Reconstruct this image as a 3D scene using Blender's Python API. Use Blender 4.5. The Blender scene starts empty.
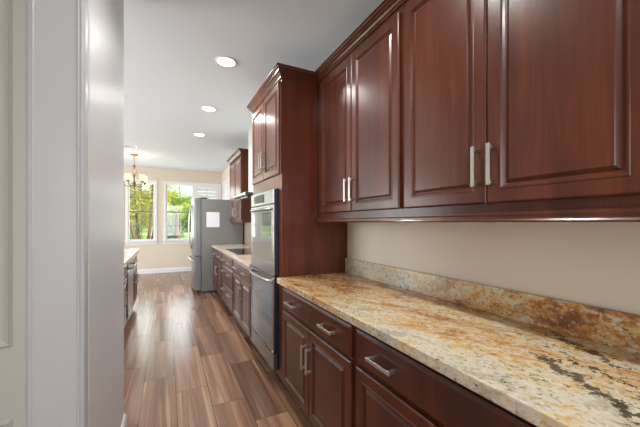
import bpy, bmesh, math, random
from mathutils import Vector, Matrix, noise
random.seed(7)
S = bpy.context.scene
C = S.collection
PI = math.pi

# ------------------------------------------------------------------ camera
cd = bpy.data.cameras.new('camera'); cam = bpy.data.objects.new('camera', cd); C.objects.link(cam)
cam.location = (0, 0, 1.345)
cam.rotation_euler = (PI/2, 0, -math.atan(152.5/305))
cd.sensor_fit = 'HORIZONTAL'; cd.sensor_width = 36; cd.lens = 36*305/640
cd.shift_y = (222.5-213.5)/640
cd.clip_start = 0.02; cd.clip_end = 300
S.camera = cam
# ------------------------------------------------------------------ world, sun, exposure
S.view_settings.view_transform = 'Standard'; S.view_settings.look = 'None'
S.view_settings.gamma = 1; S.view_settings.use_curve_mapping = False
S.view_settings.exposure = 0.2
W = bpy.data.worlds.new('world'); S.world = W; W.use_nodes = True
wn = W.node_tree.nodes; wl = W.node_tree.links
sky = wn.new('ShaderNodeTexSky'); sky.sky_type = 'NISHITA'; sky.sun_disc = False
sky.sun_elevation = math.radians(50); sky.sun_rotation = math.radians(60); sky.dust_density = 2.0
wl.new(sky.outputs[0], wn['Background'].inputs[0]); wn['Background'].inputs[1].default_value = 0.21
sd = bpy.data.lights.new('sun', 'SUN'); sd.energy = 9; sd.angle = 0.01; sd.color = (1, .95, .86)
so = bpy.data.objects.new('sun', sd); C.objects.link(so); so.location = (8, 3, 20)
so.rotation_euler = (math.radians(38), math.radians(30), 0)

def area(name, loc, rot, sx, sy, power, color=(1, 1, 1)):
    d = bpy.data.lights.new(name, 'AREA'); d.shape = 'RECTANGLE'; d.size = sx; d.size_y = sy
    d.energy = power; d.color = color
    o = bpy.data.objects.new(name, d); C.objects.link(o); o.location = loc; o.rotation_euler = rot
    return o
# room fill from added unseen windows, left and behind; last lamp is far-window daylight
area('fill_great_room', (-4.60, 4.2, 1.45), (0, -PI/2, 0), 1.9, 2.9, 225, (.92, .97, 1))
area('fill_dining', (-4.60, 7.6, 1.45), (0, -PI/2, 0), 1.9, 2.1, 110, (.93, .98, 1))
area('fill_back_room', (-.1, -2.56, 1.5), (PI/2, 0, 0), 2.0, 1.9, 50, (.95, .98, 1))
area('daylight_back_windows', (-.13, 9.45, 1.65), (-PI/2, 0, 0), 1.55, 1.5, 26, (.97, 1, .98))

# ------------------------------------------------------------------ materials
def mat(name, col=(.5, .5, .5), rough=.5, metal=0, spec=.5, coat=0, coatr=.1):
    m = bpy.data.materials.new(name); m.use_nodes = True
    b = m.node_tree.nodes['Principled BSDF']
    b.inputs['Base Color'].default_value = (*col, 1); b.inputs['Roughness'].default_value = rough
    b.inputs['Metallic'].default_value = metal; b.inputs['Specular IOR Level'].default_value = spec
    b.inputs['Coat Weight'].default_value = coat; b.inputs['Coat Roughness'].default_value = coatr
    return m
class NT:
    def __init__(s, m): s.t = m.node_tree; s.n = s.t.nodes; s.l = s.t.links; s.b = s.n['Principled BSDF']
    def inp(s, nd, i, v):
        if v is None: return
        if hasattr(v, 'links'): s.l.new(v, nd.inputs[i])
        elif isinstance(v, (tuple, list)) and len(v) == 3 and nd.inputs[i].type == 'RGBA': nd.inputs[i].default_value = (*v, 1)
        else: nd.inputs[i].default_value = v
    def pos(s): return s.n.new('ShaderNodeNewGeometry').outputs['Position']
    def sep(s, v):
        a = s.n.new('ShaderNodeSeparateXYZ'); s.l.new(v, a.inputs[0]); return a.outputs
    def comb(s, x, y, z):
        a = s.n.new('ShaderNodeCombineXYZ'); s.inp(a, 0, x); s.inp(a, 1, y); s.inp(a, 2, z); return a.outputs[0]
    def map(s, v, sc=(1, 1, 1), loc=(0, 0, 0), rot=(0, 0, 0)):
        a = s.n.new('ShaderNodeMapping'); s.l.new(v, a.inputs[0]); a.inputs['Scale'].default_value = sc
        a.inputs['Location'].default_value = loc; a.inputs['Rotation'].default_value = rot; return a.outputs[0]
    def noise(s, v, sc=5, det=4, rough=.5, dist=0):
        a = s.n.new('ShaderNodeTexNoise'); s.l.new(v, a.inputs['Vector']); a.inputs['Scale'].default_value = sc
        a.inputs['Detail'].default_value = det; a.inputs['Roughness'].default_value = rough
        a.inputs['Distortion'].default_value = dist; return a.outputs
    def voro(s, v, sc=5, feat='F1'):
        a = s.n.new('ShaderNodeTexVoronoi'); s.l.new(v, a.inputs['Vector']); a.inputs['Scale'].default_value = sc
        a.feature = feat; return a.outputs
    def math(s, op, a, b=None, c=None, clamp=False):
        n = s.n.new('ShaderNodeMath'); n.operation = op; s.inp(n, 0, a); s.inp(n, 1, b); s.inp(n, 2, c); n.use_clamp = clamp
        return n.outputs[0]
    def ramp(s, f, stops, interp='LINEAR'):
        r = s.n.new('ShaderNodeValToRGB'); s.l.new(f, r.inputs[0]); e = r.color_ramp.elements; r.color_ramp.interpolation = interp
        while len(e) < len(stops): e.new(.5)
        for k, (p, c) in enumerate(stops):
            e[k].position = p; e[k].color = (*c, 1) if len(c) == 3 else c
        return r.outputs[0]
    def rng(s, f, a, b, c=0, d=1):
        r = s.n.new('ShaderNodeMapRange'); s.l.new(f, r.inputs[0])
        for i, v in enumerate((a, b, c, d)): r.inputs[i+1].default_value = v
        return r.outputs[0]
    def mix(s, f, a, b, mode='MIX'):
        m = s.n.new('ShaderNodeMix'); m.data_type = 'RGBA'; m.blend_type = mode
        s.inp(m, 0, f)
        for i, v in ((6, a), (7, b)):
            if hasattr(v, 'links'): s.l.new(v, m.inputs[i])
            else: m.inputs[i].default_value = (*v, 1)
        return m.outputs[2]
    def bump(s, h, st=.2, dist=.01):
        b = s.n.new('ShaderNodeBump'); b.inputs['Strength'].default_value = st; b.inputs['Distance'].default_value = dist
        s.l.new(h, b.inputs['Height']); s.l.new(b.outputs[0], s.b.inputs['Normal'])
    def col(s, v): s.l.new(v, s.b.inputs['Base Color'])
def g(v): return tuple(((x/255+.055)/1.055)**2.4 if x > 10 else x/255/12.92 for x in v)

def wood_mat(name, c0, c1, c2):
    m = mat(name, rough=.30, spec=.35, coat=.30, coatr=.19); t = NT(m)
    p = t.pos()
    n1 = t.noise(t.map(p, (9, 9, .9)), 1, 5, .6, .8)[0]
    n2 = t.noise(t.map(p, (120, 120, 5)), 1, 3, .6)[0]
    n3 = t.noise(p, 2.2, 2)[0]
    f = t.math('ADD', t.math('MULTIPLY', n1, .62), t.math('MULTIPLY', n2, .18)); f = t.math('ADD', f, t.math('MULTIPLY', n3, .2))
    t.col(t.ramp(f, [(.32, c0), (.5, c1), (.66, c2)]))
    t.bump(n2, .05, .002)
    return m
WOOD = wood_mat('cherry_wood', g((62, 29, 17)), g((82, 40, 24)), g((104, 54, 35)))
PANELWOOD = wood_mat('cherry_side_panel', g((68, 29, 14)), g((88, 39, 20)), g((102, 49, 27)))
DARKIN = mat('dark_gap', g((30, 16, 12)), .6)
STEEL = mat('brushed_steel', (.38, .39, .39), .24, 1)
FSTEEL = mat('fridge_side_grey', g((134, 134, 131)), .38, .3)
DSTEEL = mat('fridge_door_steel', (.24, .245, .25), .28, 1)
NICKEL = mat('satin_nickel', (.66, .64, .6), .3, 1)
BLACKG = mat('black_glass', (.012, .013, .015), .04, 0, .6)
OVENG = mat('oven_glass', (.05, .052, .05), .05, 0, .8, .6, .03)
NAVY = mat('oven_side_dark', g((24, 30, 44)), .4)
PLASTIC = mat('black_plastic', (.02, .02, .022), .4)
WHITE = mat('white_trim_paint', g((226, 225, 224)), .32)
BACKLIT_BARS = mat('backlit_grey_window_bars', g((128, 124, 114)), .5)  # backlit shade of rail and muntins put into the colour, darker than the frame
PAPER = mat('white_paper', g((232, 232, 238)), .8)
BRONZE = mat('aged_bronze', g((128, 104, 72)), .38, .8)

CEIL = mat('ceiling_paint', g((222, 229, 234)), .9); t = NT(CEIL)
t.bump(t.noise(t.pos(), 55, 3)[0], .06, .004)
def wallmat(name, c, rough=.75):
    m = mat(name, c, rough); t = NT(m)
    n = t.noise(t.pos(), 1.3, 3)[0]
    t.col(t.mix(n, tuple(x*.97 for x in c), tuple(min(1, x*1.03) for x in c)))
    t.bump(t.noise(t.pos(), 70, 3)[0], .05, .003); return m
WALL = wallmat('beige_wall_paint', g((215, 206, 190)))
WALLFAR = wallmat('tan_wall_paint', g((216, 202, 184)))
WALLGLOSS = mat('satin_grey_wall_paint', g((216, 219, 223)), .36); t = NT(WALLGLOSS)
t.bump(t.noise(t.map(t.pos(), (1, 1, .8)), 60, 3)[0], .10, .003)
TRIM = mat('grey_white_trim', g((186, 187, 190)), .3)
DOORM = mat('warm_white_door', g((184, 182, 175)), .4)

# floor: wood-look planks 0.2355 wide, 0.914 long, each column offset by a third
FLOOR = mat('wood_look_tile', rough=.22, spec=.5); t = NT(FLOOR)
x, y, z = t.sep(t.pos())
u = t.math('DIVIDE', t.math('SUBTRACT', x, .06), .2357)
k = t.math('FLOOR', u); fu = t.math('FRACT', u)
v = t.math('DIVIDE', t.math('ADD', t.math('SUBTRACT', y, 2.66), t.math('MULTIPLY', k, .305)), .914)
r = t.math('FLOOR', v); fv = t.math('FRACT', v)
wnz = t.n.new('ShaderNodeTexWhiteNoise'); wnz.noise_dimensions = '2D'
t.l.new(t.comb(k, r, 0), wnz.inputs['Vector']); rnd = wnz.outputs['Value']; rc = wnz.outputs['Color']
off = t.math('MULTIPLY', rnd, 37.0)
pv = t.comb(t.math('ADD', x, off), t.math('ADD', y, t.math('MULTIPLY', off, 2.1)), 0)
g1 = t.noise(t.map(pv, (11, .38, 1)), 1, 4, .55, .9)[0]
g2 = t.noise(t.map(pv, (70, 1.1, 1)), 1, 4, .6, .4)[0]
g3 = t.noise(t.map(pv, (13, .34, 1), (3, 8, 0)), 1, 2, .5, .8)[0]
f = t.math('ADD', t.math('MULTIPLY', g1, .70), t.math('MULTIPLY', g2, .30))
f = t.math('ADD', f, t.math('MULTIPLY', t.math('SUBTRACT', rnd, .5), .18))
base = t.ramp(f, [(.28, g((82, 58, 46))), (.41, g((112, 81, 64))), (.53, g((136, 102, 82))), (.64, g((160, 123, 98))), (.76, g((184, 145, 116)))])
streak = t.rng(g3, .60, .68, 0, .62)
base = t.mix(streak, base, g((196, 160, 134)))
dk = t.rng(t.noise(t.map(pv, (15, .3, 1), (5, 3, 0)), 1, 3, .5, .8)[0], .62, .72, 0, .5)
base = t.mix(dk, base, g((74, 54, 46)))
eu = t.math('MINIMUM', fu, t.math('SUBTRACT', 1, fu)); ev = t.math('MINIMUM', fv, t.math('SUBTRACT', 1, fv))
gu = t.math('LESS_THAN', eu, .011); gv = t.math('LESS_THAN', ev, .0028)
gr = t.math('MAXIMUM', gu, gv)
t.col(t.mix(gr, base, g((72, 58, 50))))
t.l.new(t.rng(g2, .2, .8, .15, .27), t.b.inputs['Roughness'])
t.bump(t.math('SUBTRACT', 1, gr), .25, .002)

# granite
def granite(name, dark=True, gold=0.0, yk=.33):
    m = mat(name, rough=.16, spec=.5); t = NT(m); p = t.pos(); x, y, z = t.sep(p)
    # flow direction of the stone runs across the slab
    q = t.map(p, (1, 1, 1), (0, 0, 0), (0, 0, math.radians(-28)))
    wv = t.noise(t.map(q, (2.2, 1.0, 1.6)), 1.6, 5, .6, 1.0)
    flow = t.noise(t.map(q, (5.5, 1.9, 5)), 1.3, 7, .68, 1.8)[0]
    med = t.noise(t.map(q, (18, 9, 18)), 1.0, 6, .7, .8)[0]
    fine = t.noise(p, 95, 4, .65)[0]
    grain = t.voro(t.map(p, (1, .8, 1)), 120)
    # colour zones: cream towards the near front, gold towards the wall and far end
    zone = t.math('ADD', t.math('MULTIPLY', t.math('SUBTRACT', x, 1.02), 1.0), t.math('MULTIPLY', t.math('SUBTRACT', y, .95), yk))
    zone = t.math('SUBTRACT', t.math('ADD', zone, gold), .04)
    big = t.noise(t.map(q, (2.6, 1.2, 2.6), (4, 1, 2)), 1.6, 3, .5, 1.0)[0]
    zc = t.math('MINIMUM', t.math('MAXIMUM', zone, -.35), .35)
    cry = t.noise(t.map(p, (1, .8, 1)), 42, 6, .72, .6)[0]
    a = t.math('ADD', t.math('MULTIPLY', flow, .55), t.math('MULTIPLY', med, .30))
    a = t.math('ADD', a, t.math('MULTIPLY', zc, .40))
    a = t.math('ADD', a, t.math('MULTIPLY', t.math('SUBTRACT', big, .46), .75))
    a = t.math('ADD', a, t.math('MULTIPLY', t.math('SUBTRACT', cry, .5), .55))
    c = t.ramp(a, [(.24, g((178, 170, 150))), (.33, g((208, 202, 186))), (.41, g((206, 188, 150))), (.48, g((206, 170, 114))), (.56, g((194, 140, 78))), (.63, g((158, 102, 54))), (.73, g((112, 70, 42)))])
    # pale quartz clots
    pale = t.rng(t.noise(t.map(q, (30, 18, 30), (3, 7, 1)), 1, 5, .7, .5)[0], .54, .62, 0, .7)
    c = t.mix(pale, c, g((214, 207, 190)))
    # olive-dark speckle in drifts
    drift = t.rng(t.noise(t.map(q, (5, 2.5, 5), (7, 7, 7)), 1, 4, .6)[0], .40, .62, .045, -.03)
    spn = t.math('SUBTRACT', t.noise(t.map(q, (75, 48, 75)), 1, 4, .65)[0], drift)
    c = t.mix(t.rng(spn, .60, .625, 0, .85), c, g((82, 68, 44)))
    gcell = t.sep(grain['Color'])[0]
    c = t.mix(t.rng(gcell, .8, .95, 0, .38), c, g((116, 98, 68)))
    c = t.mix(t.rng(gcell, .0, .2, .35, 0), c, g((222, 214, 196)))
    # rust veins
    rv = t.math('ABSOLUTE', t.math('SUBTRACT', t.noise(t.map(q, (3.2, 1.1, 3.2), (9, 2, 4)), 1.1, 5, .6, 1.2)[0], .5))
    rvm = t.math('MULTIPLY', t.rng(rv, .0, .022, .75, 0), t.rng(zone, -.2, .25, .15, 1))
    c = t.mix(rvm, c, g((132, 78, 44)))
    if dark:
        # dark biotite veins at the near end of the slab
        wob = t.math('MULTIPLY', t.math('SUBTRACT', t.noise(p, 12, 6, .75)[0], .5), .16)
        brk = t.noise(p, 40, 4, .7)[0]
        for (x0, y0, x1, y1, w) in ((1.07, .56, .955, .33, .021), (.955, .33, .86, .18, .012), (1.14, .50, 1.05, .22, .010),
                                    (1.33, .66, 1.24, .45, .012), (1.27, .52, 1.20, .40, .010)):
            L = math.hypot(x1-x0, y1-y0); ux, uy = (x1-x0)/L, (y1-y0)/L
            dx = t.math('SUBTRACT', x, x0); dy = t.math('SUBTRACT', y, y0)
            al = t.math('ADD', t.math('MULTIPLY', dx, ux), t.math('MULTIPLY', dy, uy))
            ac = t.math('SUBTRACT', t.math('MULTIPLY', dx, uy), t.math('MULTIPLY', dy, ux))
            ac = t.math('ABSOLUTE', t.math('ADD', ac, wob))
            ex = t.math('MAXIMUM', t.math('SUBTRACT', t.math('ABSOLUTE', t.math('SUBTRACT', al, L/2)), L/2), 0)
            d = t.math('ADD', ac, t.math('MULTIPLY', ex, .8))
            d = t.math('ADD', d, t.math('MULTIPLY', t.math('SUBTRACT', brk, .5), .14))
            c = t.mix(t.rng(d, w*.7, w*1.05, .92, 0), c, g((58, 48, 32)))
    t.col(c)
    return m
GRAN = granite('gold_granite'); GRANBS = granite('gold_granite_backsplash', False, -.17, -.375)
GRANFAR = mat('pale_stone', rough=.2); t = NT(GRANFAR); p = t.pos()
a = t.math('ADD', t.math('MULTIPLY', t.noise(p, 9, 6, .7, .8)[0], .6), t.math('MULTIPLY', t.noise(p, 70, 4, .7)[0], .4))
t.col(t.ramp(a, [(.36, g((150, 128, 104))), (.47, g((196, 178, 158))), (.6, g((216, 204, 190)))]))
TILE = mat('stone_wall_tile', rough=.35); t = NT(TILE); p = t.pos()
n = t.noise(t.map(p, (6, 6, 3)), 1, 4)[0]; y_, z_ = t.sep(p)[1], t.sep(p)[2]
e1 = t.math('FRACT', t.math('DIVIDE', y_, .15)); e2 = t.math('FRACT', t.math('DIVIDE', z_, .15))
gm = t.math('MAXIMUM', t.math('LESS_THAN', e1, .03), t.math('LESS_THAN', e2, .03))
t.col(t.mix(gm, t.ramp(n, [(.3, g((150, 132, 116))), (.7, g((186, 168, 148)))]), g((120, 108, 98))))

def emis(name, col, st):
    m = bpy.data.materials.new(name); m.use_nodes = True; n = m.node_tree.nodes; n.clear()
    e = n.new('ShaderNodeEmission'); e.inputs[0].default_value = (*col, 1); e.inputs[1].default_value = st
    o = n.new('ShaderNodeOutputMaterial'); m.node_tree.links.new(e.outputs[0], o.inputs[0]); return m
LENS = emis('lamp_lens', (1, .97, .92), 9); SHADE = emis('lit_glass_shade', (1, .80, .58), 1.15)
PANE = bpy.data.materials.new('window_glass'); PANE.use_nodes = True; n = PANE.node_tree.nodes; n.clear()
tr = n.new('ShaderNodeBsdfTransparent'); gl = n.new('ShaderNodeBsdfGlossy'); gl.inputs['Roughness'].default_value = .02
mx = n.new('ShaderNodeMixShader'); mx.inputs[0].default_value = .06; o = n.new('ShaderNodeOutputMaterial')
L = PANE.node_tree.links; L.new(tr.outputs[0], mx.inputs[1]); L.new(gl.outputs[0], mx.inputs[2]); L.new(mx.outputs[0], o.inputs[0])
HGLASS = bpy.data.materials.new('hood_glass'); HGLASS.use_nodes = True; n = HGLASS.node_tree.nodes; n.clear()
tr = n.new('ShaderNodeBsdfTransparent'); tr.inputs[0].default_value = (.88, .94, .91, 1); gl = n.new('ShaderNodeBsdfGlossy'); gl.inputs['Roughness'].default_value = .03
mx = n.new('ShaderNodeMixShader'); mx.inputs[0].default_value = .25; o = n.new('ShaderNodeOutputMaterial')
L = HGLASS.node_tree.links; L.new(tr.outputs[0], mx.inputs[1]); L.new(gl.outputs[0], mx.inputs[2]); L.new(mx.outputs[0], o.inputs[0])

# ------------------------------------------------------------------ mesh helpers
def origin(parent):
    v = Vector((0, 0, 0))
    while parent: v += parent.location; parent = parent.parent
    return v
def obj(name, bm, m, parent=None, smooth=False, bevel=0, label=None):
    me = bpy.data.meshes.new(name)
    bmesh.ops.translate(bm, verts=bm.verts, vec=-origin(parent))
    bmesh.ops.recalc_face_normals(bm, faces=bm.faces)
    bm.to_mesh(me); bm.free(); me.materials.append(m)
    if smooth:
        for p in me.polygons: p.use_smooth = True
    o = bpy.data.objects.new(name, me); C.objects.link(o)
    if parent: o.parent = parent
    if bevel:
        b = o.modifiers.new('bevel', 'BEVEL'); b.width = bevel; b.segments = 2; b.limit_method = 'ANGLE'; b.angle_limit = math.radians(50)
    if label: o['label'] = label
    return o
def thing(name, label, cat, loc=(0, 0, 0), group=None):
    o = bpy.data.objects.new(name, None); C.objects.link(o); o.location = loc; o.empty_display_size = .1
    o['label'] = label; o['category'] = cat
    if group: o['group'] = group
    return o
def tag(o, label, cat, group=None):
    o['label'] = label; o['category'] = cat
    if group: o['group'] = group
    return o
def struct(o): o['kind'] = 'structure'; return o
def add_box(bm, x0, x1, y0, y1, z0, z1):
    vs = [bm.verts.new((x, y, z)) for x in (x0, x1) for y in (y0, y1) for z in (z0, z1)]
    for f in ((0, 1, 3, 2), (4, 6, 7, 5), (0, 4, 5, 1), (2, 3, 7, 6), (0, 2, 6, 4), (1, 5, 7, 3)): bm.faces.new([vs[i] for i in f])
    return bm
def bx(*a):
    bm = bmesh.new(); return add_box(bm, *a)
def boxes(*lst):
    bm = bmesh.new()
    for a in lst: add_box(bm, *a)
    return bm
def add_tube(bm, pts, r, seg=10, cap=True):
    pts = [Vector(p) for p in pts]; rs = r if isinstance(r, (list, tuple)) else [r]*len(pts); rings = []
    prev = None
    for i, p in enumerate(pts):
        d = (pts[min(i+1, len(pts)-1)]-pts[max(i-1, 0)]).normalized()
        if prev is None:
            up = Vector((0, 0, 1)) if abs(d.z) < .9 else Vector((1, 0, 0)); a = d.cross(up).normalized()
        else: a = (prev-d*prev.dot(d)).normalized()
        prev = a; b = d.cross(a)
        rings.append([bm.verts.new(p+(a*math.cos(2*PI*k/seg)+b*math.sin(2*PI*k/seg))*rs[i]) for k in range(seg)])
    for A, B in zip(rings, rings[1:]):
        for k in range(seg): bm.faces.new((A[k], A[(k+1) % seg], B[(k+1) % seg], B[k]))
    if cap: bm.faces.new(rings[0]); bm.faces.new(rings[-1])
    return bm
def tube(pts, r, seg=10): return add_tube(bmesh.new(), pts, r, seg)
def add_lathe(bm, c, prof, seg=24, axis='Z', closed=False):
    rings = []
    for (r, h) in prof:
        ring = []
        for k in range(seg):
            a = 2*PI*k/seg; p = Vector((r*math.cos(a), r*math.sin(a), h))
            if axis == 'X': p = Vector((h, r*math.cos(a), r*math.sin(a)))
            ring.append(bm.verts.new(Vector(c)+p))
        rings.append(ring)
    prs = list(zip(rings, rings[1:]))
    if closed: prs.append((rings[-1], rings[0]))
    for A, B in prs:
        for k in range(seg): bm.faces.new((A[k], A[(k+1) % seg], B[(k+1) % seg], B[k]))
    if not closed:
        bm.faces.new(rings[0]); bm.faces.new(rings[-1])
    return bm
def sweep(path, prof, closed=False):
    """profile (outward, z) swept along a horizontal path, mitred; outward is to the left of travel"""
    bm = bmesh.new(); n = len(path); P = [Vector((p[0], p[1])) for p in path]; rings = []
    for i in range(n):
        ds = []
        if i > 0: ds.append((P[i]-P[i-1]).normalized())
        if i < n-1: ds.append((P[i+1]-P[i]).normalized())
        ns = [Vector((-d.y, d.x)) for d in ds]
        if len(ns) == 2:
            m = (ns[0]+ns[1]).normalized(); m = m/max(.2, m.dot(ns[0]))
        else: m = ns[0]
        rings.append([bm.verts.new((P[i].x+m.x*o, P[i].y+m.y*o, z)) for o, z in prof])
    for A, B in zip(rings, rings[1:]):
        for k in range(len(prof)): bm.faces.new((A[k], A[(k+1) % len(prof)], B[(k+1) % len(prof)], B[k]))
    bm.faces.new(rings[0]); bm.faces.new(rings[-1])
    return bm
def rings_door(xb, sgn, y0, y1, z0, z1, prof):
    """door facing sgn along X; prof = list of (inset, depth outwards from the back plane xb)"""
    bm = bmesh.new(); R = []
    for ins, d in prof:
        x = xb+sgn*d
        R.append([bm.verts.new(c) for c in ((x, y0+ins, z0+ins), (x, y1-ins, z0+ins), (x, y1-ins, z1-ins), (x, y0+ins, z1-ins))])
    bm.faces.new(R[0]); bm.faces.new(R[-1])
    for A, B in zip(R, R[1:]):
        for k in range(4): bm.faces.new((A[k], A[(k+1) % 4], B[(k+1) % 4], B[k]))
    return bm
DOORP = [(0, 0), (0, .014), (.003, .018), (.007, .020), (.050, .020), (.052, .0225), (.056, .0225), (.060, .017), (.066, .011), (.069, .0085), (.072, .0085),
         (.081, .0145), (.084, .0175), (.087, .0175)]
DRAWP = [(0, 0), (0, .012), (.004, .014), (.010, .018), (.013, .020), (.016, .020)]
def handle(parent, x, sgn, y, z, vertical, L=.155, m=None):
    bm = bmesh.new(); t = .0075; st = .030
    if vertical:
        add_box(bm, *sorted((x+sgn*st, x+sgn*(st+.008))), y-t, y+t, z-L/2, z+L/2)
        for s in (-1, 1): add_box(bm, *sorted((x, x+sgn*st)), y-t, y+t, z+s*(L/2-.012)-t, z+s*(L/2-.012)+t)
    else:
        add_box(bm, *sorted((x+sgn*st, x+sgn*(st+.008))), y-L/2, y+L/2, z-t, z+t)
        for s in (-1, 1): add_box(bm, *sorted((x, x+sgn*st)), y+s*(L/2-.012)-t, y+s*(L/2-.012)+t, z-t, z+t)
    return obj('handle', bm, m or NICKEL, parent, bevel=.0015, label='satin silver bar handle')
def cab_door(par, xb, sgn, y0, y1, z0, z1, hy, hz):
    d = obj('door', rings_door(xb, sgn, y0, y1, z0, z1, DOORP), WOOD, par, bevel=0)
    handle(d, xb+sgn*.020, sgn, hy, hz, True); return d
def cab_drawer(par, xb, sgn, y0, y1, z0, z1, hys, hz=None):
    d = obj('drawer', rings_door(xb, sgn, y0, y1, z0, z1, DRAWP), WOOD, par)
    for hy in hys: handle(d, xb+sgn*.020, sgn, hy, hz if hz else (z0+z1)/2, False)
    return d

# ------------------------------------------------------------------ room shell
XR, YB, ZC, XL = 1.41, 9.20, 2.79, -4.55
struct(obj('floor', bx(XL-.1, XR+.12, -2.62, YB+.12, -.05, 0), FLOOR))
struct(obj('ceiling', bx(XL-.1, XR+.12, -2.62, YB+.12, ZC, ZC+.05), CEIL))
def wall_x(name, xa, xb, ya, yb, holes, m):
    bm = bmesh.new(); y = ya
    for (h0, h1, z0, z1) in sorted(holes):
        add_box(bm, xa, xb, y, h0, 0, ZC); add_box(bm, xa, xb, h0, h1, 0, z0); add_box(bm, xa, xb, h0, h1, z1, ZC); y = h1
    add_box(bm, xa, xb, y, yb, 0, ZC); return struct(obj(name, bm, m))
def wall_y(name, ya, yb, xa, xb, holes, m):
    bm = bmesh.new(); x = xa
    for (h0, h1, z0, z1) in sorted(holes):
        add_box(bm, x, h0, ya, yb, 0, ZC); add_box(bm, h0, h1, ya, yb, 0, z0); add_box(bm, h0, h1, ya, yb, z1, ZC); x = h1
    add_box(bm, x, xb, ya, yb, 0, ZC); return struct(obj(name, bm, m))
wall_x('wall_right', XR, XR+.12, -2.62, 6.9, [], WALL)
wall_x('wall_right_dining', XR, XR+.12, 6.9, YB+.12, [(7.75, 8.95, .87, 2.40)], WALLFAR)
WZ0, WZ1 = .87, 2.39
wins = [(-.90, -.31), (-.03, .635), (.70, 1.32)]
wall_y('wall_back', YB, YB+.12, XL-.1, XR, [(a, b, WZ0, WZ1) for a, b in wins] + [(-1.66, -1.06, WZ0, WZ1)], WALLFAR)
wall_x('wall_left', XL-.1, XL, 2.32, YB, [(2.75, 5.7, .4, 2.45), (6.5, 8.7, .4, 2.45)], WALLFAR)
wall_y('wall_front', -2.62, -2.5, -1.7, XR, [(-1.1, .9, .5, 2.45)], WALL)
wall_x('wall_pantry', -1.7, -1.6, -2.5, 1.33, [], WALL)
# partition beside the camera with satin paint
struct(obj('wall_partition', bx(XL-.1, -.25, 1.34, 2.32, 0, ZC), WALLGLOSS, bevel=.012))
# casing of the pantry doorway: flat board with rounded beads on its edges
bm = bmesh.new()
prof = [(-.252, 1.335), (-.252, 1.296), (-.256, 1.289), (-.262, 1.287), (-.265, 1.291), (-.267, 1.287), (-.270, 1.285), (-.273, 1.287), (-.275, 1.288), (-.384, 1.288), (-.386, 1.286), (-.389, 1.286), (-.391, 1.288), (-.399, 1.288), (-.401, 1.294), (-.401, 1.335)]
lo = [bm.verts.new((a, b, 0)) for a, b in prof]; hi = [bm.verts.new((a, b, ZC)) for a, b in prof]
for i in range(len(prof)): j = (i+1) % len(prof); bm.faces.new((lo[i], lo[j], hi[j], hi[i]))
bm.faces.new(lo); bm.faces.new(hi)
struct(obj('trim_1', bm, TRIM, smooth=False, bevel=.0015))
# panelled door at the far left edge
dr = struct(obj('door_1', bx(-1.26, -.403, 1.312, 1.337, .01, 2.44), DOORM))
def ypanel(x0, x1, z0, z1, y):
    b = bmesh.new(); R = []
    for ins, d in ((0, -.002), (.010, .010), (.020, .003), (.032, -.001), (.05, -.001)):
        R.append([b.verts.new(c) for c in ((x0+ins, y-d, z0+ins), (x1-ins, y-d, z0+ins), (x1-ins, y-d, z1-ins), (x0+ins, y-d, z1-ins))])
    b.faces.new(R[-1])
    for A, B in zip(R, R[1:]):
        for q in range(4): b.faces.new((A[q], A[(q+1) % 4], B[(q+1) % 4], B[q]))
    return b
obj('door_panel', ypanel(-1.16, -.440, .945, 2.33, 1.312), DOORM, dr)
obj('door_panel', ypanel(-1.16, -.440, .16, .72, 1.312), DOORM, dr)

# baseboards
bbp = [(0, 0), (.014, 0), (.014, .09), (.010, .105), (.004, .115), (0, .115)]
struct(obj('baseboard_back', sweep([(XR, YB), (XL, YB)], bbp), WHITE))
struct(obj('baseboard_right', sweep([(XR, 7.12), (XR, YB-.02)], bbp), WHITE))
struct(obj('baseboard_partition', sweep([(-.41, 1.9), (-.25, 1.9), (-.25, 2.32), (-.9, 2.32)][1:], [(-o, zz) for o, zz in bbp]), WHITE))

# back wall windows
def window_back(n, x0, x1, lc=True):
    w = struct(bpy.data.objects.new('window_%d' % n, None)); C.objects.link(w); w.location = (0, 0, 0)
    tw = .066; y0 = YB-.016
    bm = boxes(*([(x0-tw, x0, y0, YB, WZ0-.02, WZ1+tw)] if lc else []), (x1, x1+tw, y0, YB, WZ0-.02, WZ1+tw), (x0, x1, y0, YB, WZ1, WZ1+tw))
    obj('window_casing', bm, WHITE, w, bevel=.003)
    xl = x0-tw-.012 if lc else x0+.013
    bm = boxes((xl, x1+tw+.012, YB-.05, YB+.02, WZ0-.03, WZ0), (xl+.012, x1+tw, YB-.014, YB, WZ0-.11, WZ0-.03))
    obj('window_sill', bm, WHITE, w, bevel=.004)
    fr = .022; ya, yb = YB+.035, YB+.085; zm = 1.63
    bm = boxes((x0, x0+fr, ya, yb, WZ0, WZ1), (x1-fr, x1, ya, yb, WZ0, WZ1), (x0+fr, x1-fr, ya, yb, WZ1-fr, WZ1), (x0+fr, x1-fr, ya, yb, WZ0, WZ0+fr+.01))
    obj('window_frame', bm, WHITE, w, bevel=.003)
    obj('meeting_rail', bx(x0+fr, x1-fr, ya-.005, yb, zm-.018, zm+.018), BACKLIT_BARS, w, bevel=.003)
    xm = (x0+x1)/2; bm = bmesh.new()
    for (a, b) in ((WZ0+fr, zm-.018), (zm+.018, WZ1-fr)):
        add_box(bm, xm-.006, xm+.006, ya+.012, ya+.03, a, b)
        zz = (a+b)/2
        add_box(bm, x0+fr, xm-.006, ya+.012, ya+.03, zz-.006, zz+.006); add_box(bm, xm+.006, x1-fr, ya+.012, ya+.03, zz-.006, zz+.006)
    obj('muntin_grid', bm, BACKLIT_BARS, w)
    obj('window_pane', bx(x0+fr, x1-fr, ya+.034, ya+.038, WZ0+fr, WZ1-fr), PANE, w)
    return w
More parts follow.
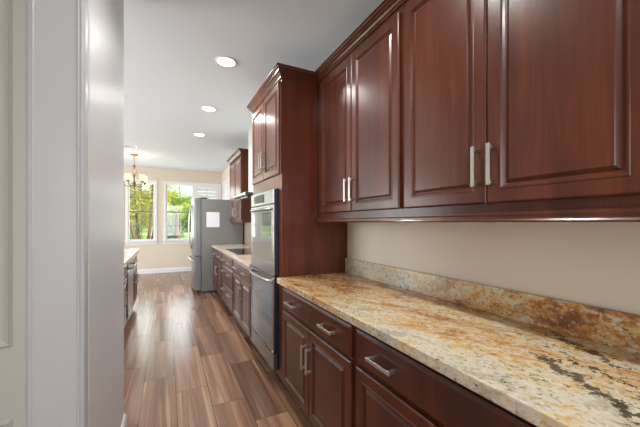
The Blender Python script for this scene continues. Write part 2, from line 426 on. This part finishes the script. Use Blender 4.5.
window_back(1, *wins[0]); window_back(2, *wins[1]); w3 = window_back(3, *wins[2], lc=False); window_back(4, -1.66, -1.06)
def shutter_y(x0, x1, z0, z1, y, parent, m=WHITE):       # facing -Y
    bm = bmesh.new(); s = .05
    for a in ((x0, x0+s, z0, z1), (x1-s, x1, z0, z1), (x0+s, x1-s, z0, z0+.08), (x0+s, x1-s, z1-.08, z1)):
        add_box(bm, a[0], a[1], y-.028, y, a[2], a[3])
    n = int((z1-z0-.16)/.088); st = (z1-z0-.16)/n
    for i in range(n):
        zc = z0+.08+(i+.5)*st; dz, dy = .034, .018
        v = [bm.verts.new((xx, y-.014+sy*dy+oy, zc+sz*dz)) for xx in (x0+s, x1-s) for (sy, sz, oy) in ((-1, -1, -.004), (1, 1, -.004), (1, 1, .004), (-1, -1, .004))]
        for f in ((0, 1, 2, 3), (7, 6, 5, 4), (0, 4, 5, 1), (1, 5, 6, 2), (2, 6, 7, 3), (3, 7, 4, 0)): bm.faces.new([v[q] for q in f])
    return obj('shutter', bm, m, parent)
shutter_y(.70, 1.32, WZ0, WZ1, YB+.01, w3)
w5 = struct(bpy.data.objects.new('window_5', None)); C.objects.link(w5)
bm = boxes((XR-.016, XR, 7.68, 7.75, .8, 2.47), (XR-.016, XR, 8.95, 9.02, .8, 2.47), (XR-.016, XR, 7.75, 8.95, 2.40, 2.47), (XR-.04, XR, 7.75, 8.95, .83, .87))
obj('window_casing', bm, WHITE, w5, bevel=.003)
bm = bmesh.new()
for (a, b) in ((7.75, 8.35), (8.35, 8.95)):
    s = .05
    for q in ((a, a+s, .87, 2.40), (b-s, b, .87, 2.40), (a+s, b-s, .87, .95), (a+s, b-s, 2.32, 2.40), (a+s, b-s, 1.60, 1.66)):
        add_box(bm, XR+.002, XR+.03, q[0], q[1], q[2], q[3])
    for i in range(19):
        zc = .99+i*.0722
        if 1.56 < zc < 1.70: continue
        v = [bm.verts.new((XR+.016+sx*.026, yy, zc+sz)) for yy in (a+s, b-s) for (sx, sz) in ((-1, .012), (1, -.020), (1, -.012), (-1, .020))]
        for f in ((0, 1, 2, 3), (7, 6, 5, 4), (0, 4, 5, 1), (1, 5, 6, 2), (2, 6, 7, 3), (3, 7, 4, 0)): bm.faces.new([v[q_] for q_ in f])
obj('shutter', bm, WHITE, w5)
obj('window_pane', bx(XR+.09, XR+.095, 7.75, 8.95, .87, 2.40), PANE, w5)
# unseen left wall windows, added to go with the fill lamps
for n_, (a, b) in ((6, (2.75, 5.7)), (7, (6.5, 8.7))):
    w = struct(bpy.data.objects.new('window_%d' % n_, None)); C.objects.link(w)
    mid = (a+b)/2
    obj('window_frame', boxes((XL-.06, XL+.01, a, a+.05, .4, 2.45), (XL-.06, XL+.01, b-.05, b, .4, 2.45), (XL-.06, XL+.01, mid-.03, mid+.03, .45, 2.40),
        (XL-.06, XL+.01, a+.05, b-.05, .4, .45), (XL-.06, XL+.01, a+.05, b-.05, 2.40, 2.45)), WHITE, w)
w = struct(bpy.data.objects.new('window_8', None)); C.objects.link(w)  # unseen window behind the camera, added for its fill lamp
obj('window_frame', boxes((-1.1, -1.05, -2.56, -2.49, .5, 2.45), (.85, .9, -2.56, -2.49, .5, 2.45), (-.13, -.07, -2.56, -2.49, .5, 2.45), (-1.05, .85, -2.56, -2.49, .5, .55), (-1.05, .85, -2.56, -2.49, 2.4, 2.45)), WHITE, w)

# ------------------------------------------------------------------ tall oven cabinet
CROWN = [(0, -.085), (.008, -.085), (.008, -.071), (.003, -.068), (.012, -.062), (.020, -.050), (.033, -.040), (.034, -.031), (.030, -.029), (.043, -.022),
         (.046, -.013), (.042, -.010), (.052, -.009), (.052, 0), (0, 0)]
def crown(zt, sc=1): return [(o*sc, zt+z*sc) for o, z in CROWN]
T = thing('tall_oven_cabinet', 'full-height cherry cabinet housing the steel ovens, with doors above', 'cabinet', (1.1, 2.71, 0))
Y0, Y1 = 2.28, 3.18; ZT = 2.555
obj('side_panel', boxes((.806, 1.408, Y0, Y0+.02, .10, ZT-.06), (.86, 1.408, Y0, Y0+.02, 0, .10)), PANELWOOD, T)
obj('side_panel', boxes((.806, 1.408, Y1-.02, Y1, .10, ZT-.06), (.86, 1.408, Y1-.02, Y1, 0, .10)), PANELWOOD, T)
obj('body', boxes((.83, 1.408, Y0+.02, Y1-.02, 1.65, ZT-.06), (.83, 1.408, Y0+.02, Y1-.02, .10, .115), (1.38, 1.408, Y0+.02, Y1-.02, .115, 1.65)), WOOD, T)
obj('face_frame', boxes((.806, .83, Y0+.02, Y0+.075, .10, ZT-.06), (.806, .83, Y1-.055, Y1-.02, .10, ZT-.06), (.806, .83, Y0+.075, Y1-.055, 1.625, 1.735),
    (.806, .83, Y0+.075, Y1-.055, 2.47, ZT-.06), (.806, .83, Y0+.075, Y1-.055, .10, .145)), WOOD, T)
obj('toe_kick', bx(.86, .875, Y0+.02, Y1-.02, 0, .10), DARKIN, T)
ym = 2.727
cab_door(T, .806, -1, Y0+.025, ym-.002, 1.735, 2.465, ym-.035, 1.735+.17)
cab_door(T, .806, -1, ym+.002, Y1-.03, 1.735, 2.465, ym+.035, 1.735+.17)
obj('corner_post', tube([(.800, Y0+.006, 1.735), (.800, Y0+.006, 2.45)], .006, 8), WOOD, T)
obj('crown', sweep([(1.1095, Y0), (.800, Y0), (.800, Y1), (1.408, Y1)], crown(ZT+.012)), WOOD, T)

# ovens
O = thing('wall_oven', 'stainless wall oven with dark glass door, upper of the two steel units', 'oven', (1.0, 2.72, .905))
OX = .760; oy0, oy1 = 2.358, 3.082
obj('oven_body', bx(.775, 1.33, oy0+.012, oy1-.012, .905, 1.614), NAVY, O, bevel=.003, label='dark blue-black oven casing')
cp = obj('control_panel', bx(OX, .775, oy0, oy1, 1.500, 1.616), STEEL, O, bevel=.003)
obj('display', bx(OX-.002, OX, 2.62, 2.99, 1.522, 1.595), BLACKG, cp, label='black glass display')
def frame_x(x0, x1, y0, y1, z0, z1, b, bt=None):
    bt = bt or b
    return boxes((x0, x1, y0, y0+b, z0, z1), (x0, x1, y1-b, y1, z0, z1), (x0, x1, y0+b, y1-b, z0, z0+bt), (x0, x1, y0+b, y1-b, z1-b, z1))
od = obj('oven_door', frame_x(OX, .775, oy0, oy1, .910, 1.492, .058, .10), STEEL, O, bevel=.002)
obj('oven_window', bx(OX+.002, .772, oy0+.058, oy1-.058, 1.010, 1.434), OVENG, od, label='dark mirror-like glass')
def bow(y0, y1, z, x, depth, r, parent, n=14):
    pts = [(x, y0, z)]
    for i in range(n+1):
        a = i/n; pts.append((x-depth*(math.sin(PI*a)**.45), y0+(y1-y0)*a, z))
    pts.append((x, y1, z))
    pts = [p for k_, p in enumerate(pts) if k_ == 0 or (Vector(p)-Vector(pts[k_-1])).length > 1e-5]
    bm = tube(pts, r, 10)
    return obj('oven_handle', bm, STEEL, parent, smooth=True)
bow(oy0+.03, oy1-.03, 1.458, OX+.001, .040, .0125, od)
O2 = thing('lower_oven', 'steel lower oven with bowed handle and glass door beneath the upper oven', 'oven', (1.0, 2.72, .15))
obj('oven_body', bx(.775, 1.33, oy0+.012, oy1-.012, .285, .900), NAVY, O2, bevel=.003, label='dark blue-black oven casing')
od2 = obj('oven_door', frame_x(OX, .775, oy0, oy1, .293, .902, .045, .045), STEEL, O2, bevel=.002)
GR2 = mat('grey_oven_glass', g((92, 108, 118)), .08, 0, .6, .7, .04)
obj('oven_window', bx(OX+.002, .772, oy0+.045, oy1-.045, .338, .857), GR2, od2, label='grey reflective glass')
bow(oy0+.02, oy1-.02, .868, OX+.001, .048, .013, od2)
obj('warming_drawer', bx(OX, .79, oy0, oy1, .148, .284), STEEL, O2, bevel=.003)
obj('drawer_box', bx(.792, 1.33, oy0+.012, oy1-.012, .148, .280), NAVY, O2)
obj('vent_screw', add_lathe(bmesh.new(), (OX-.004, oy0+.02, .300), [(.008, 0), (.008, .004)], 10, 'X'), NICKEL, O2)

# ------------------------------------------------------------------ upper cabinets
def upper_cab(y0, y1, label, z0=1.418, z1=2.458, frame0=1.384, zt=2.50, hz=1.561, group=None, hoff=.052):
    T = thing('upper_cabinet', label, 'cabinet', (1.25, (y0+y1)/2, frame0), group)
    obj('body', bx(1.13, 1.408, y0+.0005, y1-.0005, frame0, zt), PANELWOOD, T)
    ff = .022
    obj('face_frame', boxes((1.11, 1.13, y0+.0005, y0+.035, frame0, zt), (1.11, 1.13, y1-.035, y1-.0005, frame0, zt), (1.11, 1.13, y0+.035, y1-.035, frame0, frame0+.05),
        (1.11, 1.13, y0+.035, y1-.035, z1-.02, zt)), WOOD, T)
    m = (y0+y1)/2; e = .017
    cab_door(T, 1.11, -1, y0+e, m-.002, z0, z1, m-.032, hz)
    cab_door(T, 1.11, -1, m+.002, y1-e, z0, z1, m+.032, hz)
    return T
m_ = 1.715
uA = (1.236, 2.202)
upper_cab(*uA, 'upper cherry cabinet with two doors, next to the tall oven cabinet')
upper_cab(.285, 1.235, 'near upper cherry cabinet with wide doors above the granite counter')
upper_cab(-.70, .284, 'upper cherry cabinet nearest the camera, beyond the right picture edge')
obj_f = tag(obj('filler_strip', bx(1.11, 1.408, 2.2025, 2.2795, 1.384, 2.56), WOOD), 'narrow cherry filler strip between upper cabinets and tall oven cabinet', 'filler strip')
tag(obj('crown_molding', sweep([(1.108, -.70), (1.108, 2.2285)], crown(2.567, .85)), WOOD), 'stepped cherry crown molding running along the top of the upper cabinets', 'molding')
RAIL = [(0, 1.3835), (.0, 1.346), (.018, 1.346), (.022, 1.352), (.018, 1.358), (.018, 1.368), (.022, 1.374), (.022, 1.3835)]
tag(obj('light_rail', sweep([(1.105, -.70), (1.105, 2.279)], RAIL), WOOD), 'cherry light rail molding under the row of upper cabinets', 'molding')
tag(obj('cabinet_underside', bx(1.107, 1.408, -.70, 2.279, 1.372, 1.3835), PANELWOOD), 'flat wooden bottom board under the upper cabinet row', 'board')

# ------------------------------------------------------------------ base cabinets, near run
def base_cab(y0, y1, label, xf=.803, xback=1.40, kind='drawer_doors', sgn=-1, zt=.872, handles=2, dz0=.692, toe=.06):
    T = thing('base_cabinet', label, 'cabinet', ((xf+xback)/2, (y0+y1)/2, 0))
    s = sgn; a = xf
    def X(p, q): return tuple(sorted((a-s*p, a-s*q)))
    obj('body', bx(*X(.02, abs(xback-xf)), y0+.0005, y1-.0005, .10, zt), DARKIN if False else WOOD, T)
    obj('face_frame', boxes((*X(0, .02), y0+.0005, y0+.028, .10, zt), (*X(0, .02), y1-.028, y1-.0005, .10, zt), (*X(0, .02), y0+.028, y1-.028, zt-.04, zt),
        (*X(0, .02), y0+.028, y1-.028, .10, .14), (*X(0, .02), y0+.028, y1-.028, .665, .70)), WOOD, T)
    obj('toe_kick', bx(*X(toe, toe+.015), y0+.0005, y1-.0005, 0, .10), WOOD, T)
    e = .022; w = y1-y0; m = (y0+y1)/2
    hy = [y0+w*.235, y0+w*.765] if handles == 2 else [m]
    cab_drawer(T, xf, s, y0+e, y1-e, dz0, .848, hy)
    if kind == 'drawer_doors':
        cab_door(T, xf, s, y0+e, m-.002, .128, .677, m-.035, .50)
        cab_door(T, xf, s, m+.002, y1-e, .128, .677, m+.035, .50)
    else:
        cab_drawer(T, xf, s, y0+e, y1-e, .412, .677, hy, .60)
        cab_drawer(T, xf, s, y0+e, y1-e, .128, .397, hy, .32)
    return T
base_cab(1.222, 2.232, 'cherry base cabinet with wide drawer and two doors, beside the ovens')
base_cab(.236, 1.2215, 'near cherry base cabinet under the cream part of the granite counter')
base_cab(-.70, .2355, 'cherry base cabinet nearest the camera, beyond the bottom picture edge')
tag(obj('filler_strip', bx(.806, 1.40, 2.2325, 2.2795, .10, .872), WOOD), 'reddish wooden filler strip between base cabinet and ovens', 'filler strip')
# countertop + backsplash (granite laminated edge)
tag(obj('granite_countertop', bx(.763, 1.384, -.70, 2.2795, .8725, .914), GRAN, bevel=.004), 'long gold and cream granite countertop with dark veins, near right', 'countertop')
tag(obj('granite_backsplash', bx(1.385, 1.409, -.70, 2.2795, .9, 1.037), GRANBS, bevel=.002), 'low gold and brown granite backsplash strip along the right wall', 'backsplash')

# ------------------------------------------------------------------ far run
base_cab(3.185, 4.185, 'far base cabinet with doors, just beyond the ovens')
base_cab(4.186, 5.105, 'bank of three wide drawers below the black cooktop', kind='drawers')
base_cab(5.106, 6.165, 'last base cabinet of the far run, beside the refrigerator')
tag(obj('stone_countertop', bx(.763, 1.384, 3.181, 6.178, .8725, .914), GRANFAR, bevel=.004), 'pale stone countertop around the cooktop beyond the ovens', 'countertop')
tag(obj('tile_backsplash', bx(1.385, 1.409, 3.181, 6.18, .9, 1.345), TILE), 'grey-brown stone tile backsplash behind the cooktop', 'backsplash')
K = thing('cooktop', 'black glass cooktop set into the pale stone counter', 'cooktop', (1.09, 4.57, .9145))
obj('glass_top', bx(.830, 1.345, 4.11, 5.03, .9145, .920), BLACKG, K, bevel=.002)
obj('steel_edge', boxes((.822, .8295, 4.102, 5.038, .9145, .9215), (.8295, 1.35, 4.102, 4.1095, .9145, .9215), (.8295, 1.35, 5.0305, 5.038, .9145, .9215)), STEEL, K)
for (a, b, r_) in ((.96, 4.32, .09), (.96, 4.82, .09), (1.2, 4.32, .075), (1.2, 4.82, .075)):
    obj('burner_ring', add_lathe(bmesh.new(), (a, b, .9201), [(r_, 0), (r_+.004, 0), (r_+.004, .0004), (r_, .0004)], 28, closed=True), PLASTIC, K)
H = thing('range_hood', 'slim steel and glass range hood above the cooktop', 'range hood', (1.15, 4.57, 1.70))
bm = bmesh.new()
v = []
for i in range(9):
    a = i/8; yy = 4.11+.92*a; xf = .900-.040*math.sin(PI*a)
    v.append([bm.verts.new(p) for p in ((xf, yy, 1.712), (1.405, yy, 1.712), (1.405, yy, 1.720), (xf, yy, 1.720))])
for A, B in zip(v, v[1:]):
    for q in range(4): bm.faces.new((A[q], A[(q+1) % 4], B[(q+1) % 4], B[q]))
bm.faces.new(v[0]); bm.faces.new(v[-1])
obj('glass_canopy', bm, HGLASS, H, label='greenish clear glass canopy')
obj('hood_body', bx(.94, 1.405, 4.14, 5.00, 1.722, 1.762), STEEL, H, bevel=.004)
obj('hood_chimney', bx(1.14, 1.405, 4.34, 4.80, 1.763, 2.785), mat('matt_pale_steel', (.66, .64, .60), .5, .5), H, bevel=.002)
obj('hood_filter', boxes((.98, 1.36, 4.2, 4.94, 1.694, 1.711)), STEEL, H)
T2 = upper_cab(5.12, 6.165, 'far upper cabinet with crown, beside the refrigerator', frame0=1.346, z0=1.385, hz=1.53)
obj('crown', sweep([(1.408, 5.12), (1.094, 5.12), (1.094, 6.165), (1.408, 6.165)], crown(2.567)), WOOD, T2)
obj('top_board', bx(1.10, 1.408, 5.13, 6.155, 2.50, 2.55), PANELWOOD, T2)

# ------------------------------------------------------------------ refrigerator
F = thing('refrigerator', 'stainless french-door refrigerator with grey side beside the far windows', 'refrigerator', (.95, 6.65, 0))
fy0, fy1 = 6.19, 7.10
obj('body', bx(.575, 1.36, fy0, fy1, .03, 1.795), FSTEEL, F, bevel=.006)
obj('base_grille', bx(.60, 1.34, fy0+.02, fy1-.02, 0, .03), PLASTIC, F)
fm = (fy0+fy1)/2
def fdoor(y0, y1, z0, z1, name):
    bm = bmesh.new(); n = 10; R = []
    for i in range(n+1):
        a = i/n; yy = y0+(y1-y0)*a
        xf = .455-.012*math.sin(PI*(yy-fy0)/(fy1-fy0)) + (.012 if i in (0, n) else 0)
        R.append([bm.verts.new(p) for p in ((xf, yy, z0), (.568, yy, z0), (.568, yy, z1), (xf, yy, z1))])
    for A, B in zip(R, R[1:]):
        for q in range(4): bm.faces.new((A[q], A[(q+1) % 4], B[(q+1) % 4], B[q]))
    bm.faces.new(R[0]); bm.faces.new(R[-1])
    return obj(name, bm, DSTEEL, F, bevel=.004)
d1 = fdoor(fy0, fm-.003, .70, 1.815, 'door'); d2 = fdoor(fm+.003, fy1, .70, 1.815, 'door'); d3 = fdoor(fy0, fy1, .06, .688, 'freezer_drawer')
def bowz(y, z0, z1, x, dep, parent, r=.013):
    pts = [(x, y, z0)]
    for i in range(15):
        a = i/14; pts.append((x-.012-dep*(math.sin(PI*a)**.6), y, z0+(z1-z0)*a))
    pts.append((x, y, z1)); return obj('handle', tube(pts, r, 10), STEEL, parent, smooth=True)
bowz(fm-.045, .83, 1.68, .448, .052, d1); bowz(fm+.045, .83, 1.68, .448, .052, d2)
pts = [(.448, fy0+.06, .625)]
for i in range(15):
    a = i/14; pts.append((.432-.045*(math.sin(PI*a)**.6), fy0+.06+(fy1-fy0-.12)*a, .625))
pts.append((.448, fy1-.06, .625)); obj('handle', tube(pts, .014, 10), STEEL, d3, smooth=True)
obj('hinge_cover', bx(.52, .68, fy0+.03, fy0+.12, 1.7955, 1.825), PLASTIC, F, bevel=.004)
obj('hinge_cover', bx(.52, .68, fy1-.12, fy1-.03, 1.7955, 1.825), PLASTIC, F, bevel=.004)
tag(obj('paper_note', bx(.665, .905, fy0-.0015, fy0-.0003, 1.255, 1.545), PAPER), 'blank white sheet of paper stuck on the grey refrigerator side', 'paper')

# ------------------------------------------------------------------ left peninsula
def left_run():
    labs = ('base cabinet at the far end of the left counter run', 'base cabinet of the left run, hidden mostly by the partition wall')
    base_cab(5.05, 5.76, labs[0], xf=-.46, xback=-1.04, sgn=1, handles=1)
    base_cab(3.5, 4.42, labs[1], xf=-.46, xback=-1.04, sgn=1, handles=2)
    base_cab(2.56, 3.499, 'base cabinet of the left run right behind the partition wall', xf=-.46, xback=-1.04, sgn=1)
    D = thing('dishwasher', 'steel dishwasher with bar handle in the left counter run', 'dishwasher', (-.75, 4.735, 0))
    obj('body', bx(-1.04, -.462, 4.423, 5.047, .10, .870), NAVY, D)
    dd = obj('front_panel', bx(-.460, -.436, 4.426, 5.044, .115, .862), STEEL, D, bevel=.004)
    pts = [(-.437, 4.47, .775), (-.395, 4.475, .775), (-.39, 4.735, .775), (-.395, 4.995, .775), (-.437, 5.0, .775)]
    obj('handle', tube(pts, .011, 10), STEEL, dd, smooth=True)
    obj('toe_kick', bx(-.535, -.52, 4.423, 5.047, 0, .0995), PLASTIC, D)
    tag(obj('stone_countertop', bx(-1.06, -.412, 2.55, 5.80, .8725, .914), GRANFAR, bevel=.004), 'pale stone countertop on the left run, lit by the windows', 'countertop')
left_run()

# ------------------------------------------------------------------ ceiling fixtures
def downlight(y, label, group=None, power=11):
    T = thing('recessed_ceiling_light', label, 'ceiling light', (.47, y, ZC), group)
    obj('trim_ring', add_lathe(bmesh.new(), (.47, y, ZC-.001), [(.074, 0), (.094, 0), (.095, -.004), (.090, -.007), (.076, -.004)], 32, closed=True), WHITE, T, smooth=True)
    obj('lens', add_lathe(bmesh.new(), (.47, y, ZC-.001), [(.0735, 0), (.0735, -.003)], 32), LENS, T)
    d = bpy.data.lights.new('downlight', 'AREA'); d.shape = 'DISK'; d.size = .13; d.energy = power; d.color = (1, .97, .93); d.spread = math.radians(150)
    o = bpy.data.objects.new('downlight', d); C.objects.link(o); o.location = (.47, y, ZC-.012)
downlight(2.83, 'nearest visible recessed ceiling light, largest of the row')
downlight(4.10, 'recessed ceiling light in the middle of the visible row')
downlight(5.37, 'farthest recessed ceiling light of the row, smallest in view')
downlight(1.12, 'recessed ceiling light above the camera, out of frame')
downlight(-.3, 'recessed ceiling light behind the camera, out of frame')
# ceiling air vent
V = thing('ceiling_vent', 'small white air vent on the ceiling near the chandelier', 'vent', (-.63, 6.77, ZC))
cx, cy = -.63, 6.77
obj('frame', boxes((cx-.11, cx+.11, cy-.08, cy-.06, ZC-.012, ZC-.001), (cx-.11, cx+.11, cy+.06, cy+.08, ZC-.012, ZC-.001), (cx-.11, cx-.09, cy-.06, cy+.06, ZC-.012, ZC-.001), (cx+.09, cx+.11, cy-.06, cy+.06, ZC-.012, ZC-.001)), WHITE, V)
obj('louver_panel', boxes(*[(cx-.09, cx+.09, cy-.055+i*.02, cy-.045+i*.02, ZC-.010, ZC-.002) for i in range(6)]), mat('vent_grey', g((150, 150, 152)), .5), V)

# chandelier
hx, hy = -.63, 7.54
CH = thing('chandelier', 'bronze chandelier with lit glass shades hanging before the far windows', 'chandelier', (hx, hy, 2.1))
obj('canopy', add_lathe(bmesh.new(), (hx, hy, 0), [(.075, ZC-.001), (.075, ZC-.012), (.055, ZC-.028), (.015, ZC-.04), (.008, ZC-.06)], 24), BRONZE, CH, smooth=True)
bm = bmesh.new()
for i in range(6):
    zc = ZC-.075-i*.030; pts = []
    for k_ in range(11):
        a = 2*PI*k_/10; dx = .010*math.cos(a); pts.append((hx+(dx if i % 2 else 0), hy+(0 if i % 2 else dx), zc+.019*math.sin(a)))
    add_tube(bm, pts, .0028, 6)
obj('chain', bm, BRONZE, CH, smooth=True)
bm = bmesh.new()
for k_ in range(4):
    a0 = k_*PI/2
    add_tube(bm, [(hx+math.cos(a0)*r_, hy+math.sin(a0)*r_, z_) for r_, z_ in ((.006, 2.56), (.028, 2.50), (.036, 2.44), (.030, 2.38), (.012, 2.33))], .005, 6)
obj('cage', bm, BRONZE, CH, smooth=True)
obj('column', add_lathe(bmesh.new(), (hx, hy, 0), [(.008, 2.57), (.010, 2.34), (.022, 2.31), (.012, 2.27), (.018, 2.22), (.034, 2.17), (.026, 2.12), (.010, 2.10), (.014, 2.085), (.004, 2.07)], 16), BRONZE, CH, smooth=True)
for i in range(5):
    a = 2*PI*i/5+.5; ca, sa = math.cos(a), math.sin(a); R_ = .215
    arm = obj('arm', tube([(hx+ca*r_, hy+sa*r_, z_) for r_, z_ in ((.02, 2.15), (.06, 2.115), (.11, 2.105), (.16, 2.12), (.195, 2.15), (R_, 2.19))], .007, 8), BRONZE, CH, smooth=True)
    px, py = hx+ca*R_, hy+sa*R_
    obj('shade_cup', add_lathe(bmesh.new(), (px, py, 0), [(.012, 2.185), (.030, 2.195), (.034, 2.21), (.02, 2.215)], 16), BRONZE, arm, smooth=True)
    obj('glass_shade', add_lathe(bmesh.new(), (px, py, 0), [(.030, 2.212), (.044, 2.23), (.052, 2.28), (.058, 2.35), (.055, 2.35), (.049, 2.28), (.040, 2.235), (.028, 2.217)], 20, closed=True), SHADE, arm, smooth=True, label='glowing cream glass shade')
pl = bpy.data.lights.new('chandelier_glow', 'POINT'); pl.energy = 7; pl.color = (1, .8, .58); pl.shadow_soft_size = .12
po = bpy.data.objects.new('chandelier_glow', pl); C.objects.link(po); po.location = (hx, hy, 2.46)

# ------------------------------------------------------------------ garden
LAWN = mat('lawn', rough=.9); t = NT(LAWN); n = t.noise(t.pos(), 3, 6, .7)[0]
t.col(t.ramp(n, [(.3, g((96, 128, 52))), (.7, g((160, 182, 92)))]))
def leafmat(name, a, b):
    m = mat(name, rough=.6); t = NT(m); n = t.noise(t.pos(), 3, 4, .7)[0]; c = t.ramp(n, [(.35, a), (.65, b)]); t.col(c)
    tl = t.n.new('ShaderNodeBsdfTranslucent'); t.l.new(c, tl.inputs[0]); ms = t.n.new('ShaderNodeMixShader'); ms.inputs[0].default_value = .4
    t.l.new(t.b.outputs[0], ms.inputs[1]); t.l.new(tl.outputs[0], ms.inputs[2]); t.l.new(ms.outputs[0], t.n['Material Output'].inputs[0])
    return m
struct(obj('garden_ground', bx(-40, 40, YB+.12, 120, -.12, -.06), LAWN))
PAVE = mat('pale_paving', g((196, 188, 172)), .9)
struct(obj('garden_path', bx(-40, 40, 38, 43, -.058, -.03), PAVE))
BARK = mat('bark', g((112, 88, 66)), .9)
def foliage(c, rx, ry, rz, n, s, seed, shell=.55):
    rnd = random.Random(seed); bm = bmesh.new()
    for i in range(n):
        d = Vector((rnd.gauss(0, 1), rnd.gauss(0, 1), rnd.gauss(0, 1))).normalized(); r = shell+(1-shell)*rnd.random()
        r *= 1+.28*noise.noise(d*2.3+Vector((seed, 0, 0)))
        p = Vector((c[0]+d.x*rx*r, c[1]+d.y*ry*r, c[2]+d.z*rz*r))
        a = Vector((rnd.gauss(0, 1), rnd.gauss(0, 1), rnd.gauss(0, .5))).normalized(); b = a.cross(Vector((rnd.random()-.5, rnd.random()-.5, 1))).normalized()
        l = s*(.6+.8*rnd.random())
        vs = [bm.verts.new(q) for q in (p-a*l, p+b*l*.4, p+a*l, p-b*l*.4)]; bm.faces.new(vs)
    return bm
def tree(name, label, loc, crown_c, R, n, s, seed, m, stems, cat='tree', shell=.4):
    T = thing(name, label, cat, (loc[0], loc[1], -.06))
    me = foliage(crown_c, *R, n, s, seed, shell); obj('foliage', me, m, T)
    rnd = random.Random(seed)
    for k_ in range(stems):
        a = 2*PI*k_/stems+rnd.random(); top = Vector(crown_c)+Vector((math.cos(a)*R[0]*.45, math.sin(a)*R[1]*.45, 0))
        b0 = Vector((loc[0]+.08*math.cos(a), loc[1]+.08*math.sin(a), -.06)); mid = b0.lerp(top, .5)+Vector((math.cos(a)*.08, math.sin(a)*.08, 0))
        obj('trunk', tube([b0, mid, top], [.06, .045, .02], 8), BARK, T, smooth=True)
    return T
YG = leafmat('yellow_green_leaves', g((168, 172, 40)), g((236, 226, 96)))
MG = leafmat('green_leaves', g((92, 130, 50)), g((172, 198, 92)))
BG = leafmat('blue_green_leaves', g((60, 106, 92)), g((128, 168, 140)))
tree('shade_tree', 'yellow-green multi-stemmed tree behind the left window', (-.72, 12.0, 0), (-.75, 12.0, 2.75), (1.25, .9, 1.35), 4600, .07, 3, YG, 4)
tree('garden_shrub', 'green shrub low beyond the left window, left of the tree stems', (-2.0, 20.5, 0), (-2.0, 20.5, .7), (.9, .7, .8), 1500, .08, 5, MG, 3, 'shrub')
tree('garden_shrub', 'bluish shrub low beyond the right window, past the palm', (.1, 24.0, 0), (.1, 24.0, .6), (1.1, .7, .75), 1600, .08, 8, BG, 3, 'shrub')
tree('garden_tree', 'broad green tree far behind the windows, leftmost of the far trees', (-10.4, 50, 0), (-10.4, 50, 3.2), (3.3, 2.5, 3.2), 4200, .26, 11, MG, 2)
tree('garden_tree', 'pale green tree far behind the windows, between two darker trees', (-3.7, 52, 0), (-3.7, 52, 2.8), (3.3, 2.5, 2.9), 4200, .26, 17, YG, 2)
tree('garden_tree', 'broad green tree far behind the windows, rightmost of the far trees', (3.0, 50, 0), (3.0, 50, 2.4), (3.3, 2.5, 2.5), 4200, .26, 14, MG, 2)
PX, PY = .42, 15.5
PT = thing('palm', 'palm with arching green fronds seen through the right window', 'palm', (PX, PY, -.06))
obj('trunk', tube([(PX, PY, -.06), (PX-.03, PY, .8), (PX, PY, 2.0)], [.12, .10, .09], 12), BARK, PT, smooth=True)
PG = leafmat('palm_leaves', g((120, 160, 52)), g((206, 220, 100))); rnd = random.Random(5)
for i in range(18):
    a = 2*PI*i/18+rnd.uniform(-.15, .15); el = rnd.uniform(.35, 1.35); L_ = rnd.uniform(1.5, 2.0); bm = bmesh.new(); P_ = Vector((PX, PY, 2.0)); step = L_/16
    side = Vector((-math.sin(a), math.cos(a), 0))
    for s_ in range(16):
        d = Vector((math.cos(a)*math.cos(el), math.sin(a)*math.cos(el), math.sin(el))); Q = P_+d*step
        add_tube(bm, [P_, Q], .010, 5)
        for sg in (-1, 1):
            tip = P_+side*sg*.42*math.sin(PI*(s_+2)/18)+d*.22+Vector((0, 0, -.10)); w_ = d*.045
            bm.faces.new([bm.verts.new(q) for q in (P_-w_, P_+w_, tip)])
        P_ = Q; el -= .115
    obj('frond', bm, PG, PT)
